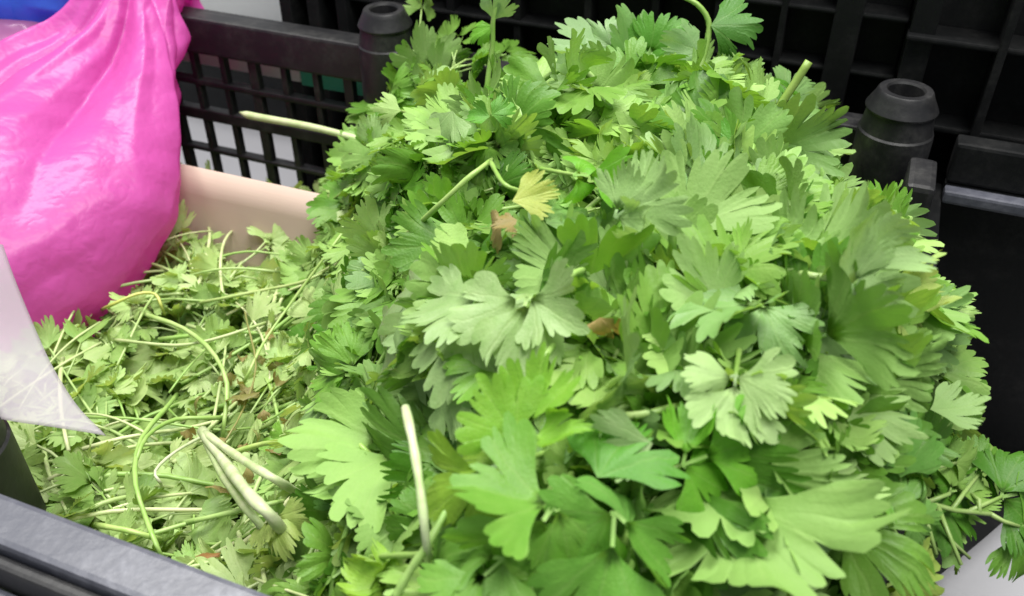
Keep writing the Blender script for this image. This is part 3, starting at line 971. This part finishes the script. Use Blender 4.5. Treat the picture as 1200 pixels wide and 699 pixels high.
h = hero("coriander sprig with large pale leaves crowning the top of the heap", anchor=(740, 90))
P = spline([on_b(742, 130, 0.31), on_b(740, 95, 0.322), on_b(733, 72, 0.326), on_b(716, 60, 0.328)], 10)
add_stem(h, [(P, [0.0019 - 0.00006 * i for i in range(10)])], STEM_G, n=8)
add_leaf(h, on_b(725, 62, 0.325), Vector((-0.9, 0.0, 0.05)), Vector((0.1, -0.6, 0.8)), (0.0302, 0.0331, 0.0216), PALE + (1,), COMP[4])
add_leaf(h, on_b(742, 78, 0.325), Vector((-0.2, 0.2, 0.9)), Vector((0.1, -0.9, 0.35)), (0.0259, 0.0274, 0.0180), (0.19, 0.36, 0.11, 1), COMP[6])
add_leaf(h, on_b(745, 75, 0.322), Vector((0.7, 0.1, 0.6)), Vector((-0.1, -0.8, 0.6)), (0.0245, 0.0259, 0.0144), MIDG + (1,), COMP[8])

h = hero("thick whitish stalk with fresh cut top standing in the front of the heap", anchor=(490, 560))
hstem(h, [(475, 478, 0.044), (484, 520, 0.044), (492, 570, 0.040), (500, 640, 0.028), (503, 665, -0.01)], 0.0021, 0.0017, (0.62, 0.70, 0.42, 1))
h = hero("green forked stem crossing the whitish stalk at the front of heap", anchor=(500, 640))
hstem(h, [(532, 582, 0.022), (505, 632, 0.026), (480, 670, 0.024), (462, 702, 0.022)], 0.0016, 0.0019, (0.36, 0.55, 0.16, 1))
hstem(h, [(495, 650, 0.022), (450, 652, 0.018), (415, 655, -0.004)], 0.0014, 0.0012, STEM_G, "side_stem")
hleaf(h, 460, 690, 0.012, 0.028, 150, (0, 5), LIME, COMP[14])

h = hero("thick white root end splitting into two stalks in the low left hollow", anchor=(270, 550))
hstem(h, [(237, 505, 0.026), (262, 540, 0.032), (292, 580, 0.034), (318, 606, 0.028), (345, 640, -0.01)], 0.0036, 0.0030, (0.66, 0.70, 0.46, 1))
hstem(h, [(240, 508, 0.028), (268, 528, 0.035), (298, 548, 0.036), (326, 564, 0.030), (365, 588, -0.01)], 0.0026, 0.0022, (0.68, 0.73, 0.46, 1), "side_stem")
hstem(h, [(238, 508, 0.024), (256, 548, 0.028), (280, 585, 0.027), (305, 616, 0.020), (325, 650, -0.012)], 0.0026, 0.0022, (0.58, 0.66, 0.36, 1), "side_stem")
hleaf(h, 318, 604, 0.02, 0.026, 300, (0, 0), PALEY, COMP[9])

def sink(pts):
    (x0, y0, l0), (x1, y1, l1), (x2, y2, l2), (x3, y3, l3) = pts[0], pts[1], pts[-2], pts[-1]
    return [(x0 + (x0 - x1) * .4, y0 + (y0 - y1) * .4, l0 - 0.022)] + list(pts) + [(x3 + (x3 - x2) * .4, y3 + (y3 - y2) * .4, l3 - 0.022)]
# loose curved stems of the low hollow
low_stems = [
    ("long curved green stem dropping to the front rim in the low hollow", [(195, 478, 0.012), (165, 515, 0.012), (158, 560, 0.014), (170, 605, 0.012), (186, 645, 0.01)], 0.0017, (0.38, 0.56, 0.16, 1)),
    ("pale curved stem arching past the pink bag in the low hollow", [(180, 372, 0.012), (215, 385, 0.016), (248, 412, 0.018), (266, 450, 0.014), (262, 500, 0.008)], 0.0019, (0.46, 0.60, 0.22, 1)),
    ("yellow bent stem beside the bottom of the pink bag", [(130, 358, 0.010), (160, 345, 0.014), (182, 345, 0.014), (190, 362, 0.010)], 0.0014, (0.60, 0.60, 0.16, 1)),
    ("thin white curled stem left of the white root end", [(237, 512, 0.014), (205, 530, 0.016), (182, 552, 0.016), (188, 566, 0.012)], 0.0011, (0.66, 0.68, 0.48, 1)),
    ("bundle edge stem curving left from the white root end", [(250, 490, 0.014), (205, 492, 0.016), (172, 512, 0.016), (158, 545, 0.010)], 0.0016, (0.36, 0.52, 0.15, 1)),
    ("straight pale stem pointing from the hollow up to the slope", [(250, 352, 0.006), (300, 342, 0.010), (350, 332, 0.010), (375, 322, 0.004)], 0.0015, (0.50, 0.60, 0.24, 1)),
    ("pale stem lying along the slope below the tan cardboard", [(290, 440, 0.010), (310, 400, 0.012), (345, 350, 0.012), (400, 275, 0.010)], 0.0012, (0.46, 0.60, 0.2, 1)),
    ("light green stem lying level on the slope", [(385, 515, 0.010), (350, 518, 0.012), (310, 520, 0.012), (275, 530, 0.008)], 0.0021, (0.50, 0.64, 0.2, 1)),
    ("arched light green stem at the foot of the slope", [(345, 512, 0.010), (375, 502, 0.016), (410, 512, 0.016), (432, 532, 0.010)], 0.0018, (0.42, 0.62, 0.16, 1)),
    ("thin brown stem crossing the pale ones near the slope", [(290, 380, 0.012), (300, 430, 0.012), (285, 480, 0.012), (262, 520, 0.01)], 0.0008, (0.30, 0.28, 0.10, 1)),
    ("pale stem curving above the front rim near the white root", [(230, 610, 0.012), (275, 600, 0.014), (320, 590, 0.010)], 0.0017, (0.42, 0.58, 0.2, 1)),
    ("short pale stem lying by the front rim", [(122, 617, 0.012), (150, 622, 0.014), (180, 630, 0.01)], 0.0018, (0.48, 0.62, 0.2, 1)),
    ("long pale stem across the hollow toward the cardboard", [(150, 400, 0.008), (205, 405, 0.012), (250, 398, 0.012), (300, 382, 0.008)], 0.0014, (0.56, 0.62, 0.32, 1)),
]
for lab, pts, rad, col in low_stems:
    pts = sink(pts)
    h = hero(lab, "stem", anchor=pts[1][:2], name="loose_stem")
    hstem(h, pts, rad, rad * 0.8, col)
# the many further thin stems of the hollow
rs = random.Random(77)
def spot2(rs):
    while True:
        a, b = rs.uniform(-0.225, 0.06), rs.uniform(0.02, 0.27)
        if tfrac(a, b) < 0.6: return a, b
for k in range(95):
    a, b = spot2(rs); az = rs.uniform(0, 6.28) if rs.random() < 0.3 else rs.choice((0.5, 1.9, 0.9)) + rs.gauss(0, 0.25)
    L = rs.uniform(0.04, 0.11); cv = rs.gauss(0, 0.22)
    pts = []
    zo = rs.uniform(0.000, 0.011)
    for i in range(6):
        t = i / 5 - 0.5
        aa = a + (math.cos(az) * t - math.sin(az) * cv * t * t) * L; bb = max(0.008, b + (math.sin(az) * t + math.cos(az) * cv * t * t) * L)
        pts.append(w(aa, bb, heap(aa, bb) + zo + 0.006 * math.cos(t * 3)))
    h = thing("loose_stem", "", "stem", pts[0], 0.0, "thin bare stems in the low left hollow")
    root_list.append([h, "thin pale bare stem", pts[3]])
    c = Vector((0.36, 0.54, 0.15)).lerp(Vector((0.74, 0.74, 0.46)), rs.random())
    rad = rs.uniform(0.0006, 0.0014)
    add_stem(h, [(spline(pts, 10), [rad * (1 - 0.03 * i) for i in range(10)])], (c.x, c.y, c.z, 1), n=7)

for k in range(34):
    while True:
        a, b = rs.uniform(-0.08, 0.19), rs.uniform(0.03, 0.33)
        if tfrac(a, b) > 0.5 and not (a > 0.14 and b > 0.26): break
    az = rs.uniform(0, 6.28); L = rs.uniform(0.035, 0.075); cv = rs.gauss(0, 0.4)
    pts = []
    for i in range(7):
        t = i / 6 - 0.5
        aa = a + (math.cos(az) * t - math.sin(az) * cv * t * t) * L; bb = b + (math.sin(az) * t + math.cos(az) * cv * t * t) * L
        pts.append(w(aa, max(0.01, bb), heap(aa, bb) + 0.020 + rs.uniform(0, 0.004) - 0.10 * abs(t) ** 2))
    h = thing("loose_stem", "", "stem", pts[3], 0.0, "thin green stems among the top leaves")
    root_list.append([h, "thin green stem", pts[3]])
    c = Vector((0.30, 0.50, 0.12)).lerp(Vector((0.50, 0.64, 0.28)), rs.random())
    rad = rs.uniform(0.0008, 0.0014)
    add_stem(h, [(spline(pts, 12), [rad * (1.1 - 0.03 * i) for i in range(12)])], (c.x, c.y, c.z, 1), n=7)
# stems in the high heap
top_stems = [
    ("short upright stem poking from the leaves right of centre", [(789, 300, 0.012), (788, 275, 0.022), (789, 248, 0.028)], 0.0021, (0.40, 0.62, 0.18, 1)),
    ("bent stem with a hooked tip right of the broad pale leaves", [(632, 365, 0.014), (650, 343, 0.024), (668, 323, 0.030), (680, 318, 0.024)], 0.0018, (0.38, 0.58, 0.16, 1)),
    ("slanting stem between the broad pale leaves and the front leaves", [(648, 405, 0.018), (628, 432, 0.020), (605, 465, 0.016)], 0.0017, (0.42, 0.60, 0.20, 1)),
    ("pale stem running to the right edge between pale leaves", [(940, 322, 0.012), (970, 326, 0.018), (1000, 331, 0.016)], 0.0019, (0.46, 0.60, 0.24, 1)),
    ("dull stem lying level below the middle of heap", [(705, 485, 0.012), (745, 487, 0.014), (790, 477, 0.012)], 0.0017, (0.38, 0.52, 0.18, 1)),
    ("slender stem slanting up at the upper left of the heap", [(480, 272, 0.014), (510, 245, 0.020), (545, 212, 0.022), (568, 194, 0.02)], 0.0016, (0.42, 0.58, 0.18, 1)),
]
for lab, pts, rad, col in top_stems:
    pts = sink(pts)
    h = hero(lab, "stem", anchor=pts[1][:2], name="loose_stem")
    hstem(h, pts, rad, rad * 0.85, col)

marked = [
    ("rolled pale leaf of a coriander sprig near the right bracket", [(1000, 345, 0.026, 0.034, 62, (25, 0), PALE, COMP[16], True), (1040, 345, 0.024, 0.036, 10, (-15, 0), PALEY, COMP[18], False)]),
    ("coriander sprig with light leaves reaching furthest right over the side", [(1085, 360, 0.014, 0.036, 340, (0, 10), (0.30, 0.44, 0.14), COMP[20], False), (1090, 440, 0.010, 0.036, 20, (10, 0), (0.24, 0.40, 0.10), COMP[21], False), (1090, 480, 0.012, 0.032, 5, (-30, 0), PALE, SINGLE[13], True)]),
    ("small pale coriander leaf in front of the right stacking sleeve", [(1062, 280, 0.012, 0.022, 62, (10, 0), (0.27, 0.42, 0.14), SINGLE[15], False)]),
    ("whitish coriander leaf hanging down right of the heap's centre", [(862, 440, 0.022, 0.030, 262, (0, 6), (0.30, 0.42, 0.20), COMP[11], True)]),
    ("bright green coriander leaf left of the whitish hanging leaf", [(800, 545, 0.016, 0.032, 20, (0, 6), BRIGHT, COMP[13], False), (765, 520, 0.018, 0.026, 190, (0, 6), PALE_SHEEN, SINGLE[17], False)]),
    ("pale finger lobed leaf lying level at the lower right", [(945, 575, 0.014, 0.036, 355, (-20, 0), (0.30, 0.46, 0.16), SINGLE[18], True)]),
    ("big smooth leaf standing beside the dark crate at lower right", [(1055, 560, 0.012, 0.036, 78, (30, 0), (0.16, 0.36, 0.07), SINGLE[19], False), (1055, 600, 0.010, 0.030, 20, (0, 0), (0.20, 0.40, 0.09), COMP[22], False)]),
    ("yellowish leaf at the very bottom right of the heap", [(1030, 690, 0.012, 0.036, 20, (0, 0), (0.36, 0.48, 0.10), COMP[23], False), (980, 680, 0.016, 0.034, 100, (0, 0), (0.14, 0.34, 0.06), SINGLE[20], False)]),
    ("very large spread coriander leaf at the bottom centre of the photo", [(650, 590, 0.020, 0.044, 240, (0, 0), (0.165, 0.35, 0.05), COMP[0], False), (720, 600, 0.020, 0.040, 262, (-10, 4), (0.14, 0.33, 0.045), COMP[13], False), (590, 655, 0.018, 0.036, 225, (10, 0), (0.18, 0.37, 0.06), COMP[17], False)]),
    ("coriander sprig with olive tinted leaf at the front centre", [(600, 545, 0.018, 0.036, 200, (0, 4), (0.24, 0.40, 0.04), COMP[19], False), (610, 520, 0.020, 0.032, 70, (0, 4), (0.20, 0.40, 0.04), COMP[24], False)]),
    ("upright folded leaf just right of the bottom centre leaf", [(735, 620, 0.014, 0.040, 80, (40, 0), (0.16, 0.36, 0.07), SINGLE[21], False), (700, 560, 0.016, 0.036, 60, (-20, 0), (0.10, 0.29, 0.03), SINGLE[22], False)]),
    ("bright small toothed leaves at the lower right front", [(920, 670, 0.018, 0.034, 95, (0, 0), LIME, COMP[25], False)]),
    ("vivid green toothed leaf right of the yellowing leaf", [(672, 205, 0.024, 0.028, 350, (0, 8), BRIGHT, COMP[1], False), (720, 255, 0.024, 0.032, 30, (0, 6), PALE, COMP[5], True)]),
    ("pale notched coriander leaf below the left stacking sleeve", [(470, 130, 0.020, 0.022, 165, (0, 8), (0.32, 0.45, 0.16), SINGLE[23], True), (500, 85, 0.020, 0.028, 300, (25, 0), PALE, SINGLE[24], True), (530, 130, 0.02, 0.028, 250, (0, 0), PALE_SHEEN, SINGLE[25], False)]),
]
for lab, leaves in marked:
    h = hero(lab, anchor=leaves[0][:2])
    for L in leaves:
        hleaf(h, L[0], L[1], L[2] + 0.008, L[3], L[4], L[5], L[6], L[7], L[8])
    x, y, l = leaves[0][:3]
    an = R(leaves[0][4] + 180)
    hstem(h, [(x + math.cos(an) * 40, y - math.sin(an) * 40, l - 0.012), (x + math.cos(an) * 18, y - math.sin(an) * 18, l - 0.003), (x, y, l)], 0.0014, 0.001, STEM_G)

# dry brown scraps
for lab, px, py, sz, ang, col in [
    ("dry tan leaf scrap curled among the leaves right of centre", 703, 372, 0.012, 280, (0.42, 0.28, 0.12)),
    ("brown withered leaf scrap by the white root end", 258, 578, 0.013, 80, (0.36, 0.26, 0.12)),
    ("olive brown withered leaves on the slope above the white root", 285, 470, 0.016, 100, (0.24, 0.21, 0.07)),
    ("small rust brown scrap near the front rim", 243, 655, 0.009, 95, (0.30, 0.14, 0.05)),
    ("reddish brown leaf scrap below the yellowing leaf", 590, 262, 0.013, 190, (0.27, 0.20, 0.08)),
]:
    h = hero(lab, "leaf scrap", anchor=(px, py), name="dry_leaf")
    hleaf(h, px, py, 0.018, sz, ang, (20, 10), col, SINGLE[16], False, 1.2)

for k in range(22):
    px, py = rs.gauss(285, 22), rs.gauss(475, 45)
    h = thing("dry_leaf", "", "leaf scrap", on_heap(px, py, 0.02), 0.0, "brown withered scraps on the slope")
    root_list.append([h, "small brown withered scrap", on_heap(px, py, 0.02)])
    c = Vector((0.20, 0.19, 0.06)).lerp(Vector((0.36, 0.26, 0.12)), rs.random())
    hleaf(h, px, py, 0.006, rs.uniform(0.007, 0.014), rs.uniform(0, 360), (rs.uniform(-40, 40), rs.uniform(-30, 30)), (c.x, c.y, c.z), SINGLE[rs.randint(0, 25)], False, 1.4)

# ------------------------------------------------------------------ every sprig is told apart by the nearest thing one can find
MARKS = [("the yellowing leaf", 625, 240), ("the broad pale central leaves", 520, 400), ("the torn stalk over the lattice", 420, 165), ("the upright thin stem", 575, 110),
         ("the left stacking sleeve", 455, 60), ("the right stacking sleeve", 1055, 160), ("the cut stem stub", 925, 110), ("the arching top stem", 828, 45), ("the crowning pale leaves", 740, 60),
         ("the whitish front stalk", 488, 560), ("the forked front stem", 495, 650), ("the white root end", 270, 550), ("the tan cardboard", 290, 260), ("the pink bag", 150, 250),
         ("the clear bag flap", 90, 480), ("the front rim", 160, 640), ("the rolled pale leaf", 1030, 320), ("the furthest right leaves", 1120, 410), ("the whitish hanging leaf", 855, 480),
         ("the bright toothed leaf", 800, 535), ("the lying notched leaf", 1000, 580), ("the smooth leaf at lower right", 1080, 530), ("the yellowish bottom right leaf", 1110, 675), ("the large bottom centre leaf", 640, 650),
         ("the olive tinted leaf", 590, 520), ("the dry tan scrap", 703, 372), ("the short upright stem right of centre", 789, 275), ("the hooked bent stem", 660, 335),
         ("the brown withered leaves", 285, 470), ("the level dull stem", 745, 487), ("the folded leaf near the front", 735, 600), ("the vivid leaf by the yellow one", 695, 215)]
DIRS = ["right of", "above right of", "above", "above left of", "left of", "below left of", "below", "below right of"]
def project(p):
    d = Vector(p) - CAM
    dep = d.y * CP - d.z * SP
    return 600 + F_PX * d.x / dep, 349.5 - F_PX * (d.y * SP + d.z * CP) / dep
used_labels = set()
for o, kind, p in root_list:
    x, y = project(p)
    first = None
    for m in sorted(MARKS, key=lambda k: (k[1] - x) ** 2 + (k[2] - y) ** 2)[:6]:
        dist = math.hypot(m[1] - x, m[2] - y)
        k = int(round(math.degrees(math.atan2(m[2] - y, x - m[1])) / 45)) % 8
        near = "close " if dist < 38 else "some way " if dist > 75 else ""
        lab = f"{kind} {near}{DIRS[k]} {m[0]}"
        if first is None: first = lab
        if lab not in used_labels: break
    else:
        lab = first
    used_labels.add(lab)
    o['label'] = lab
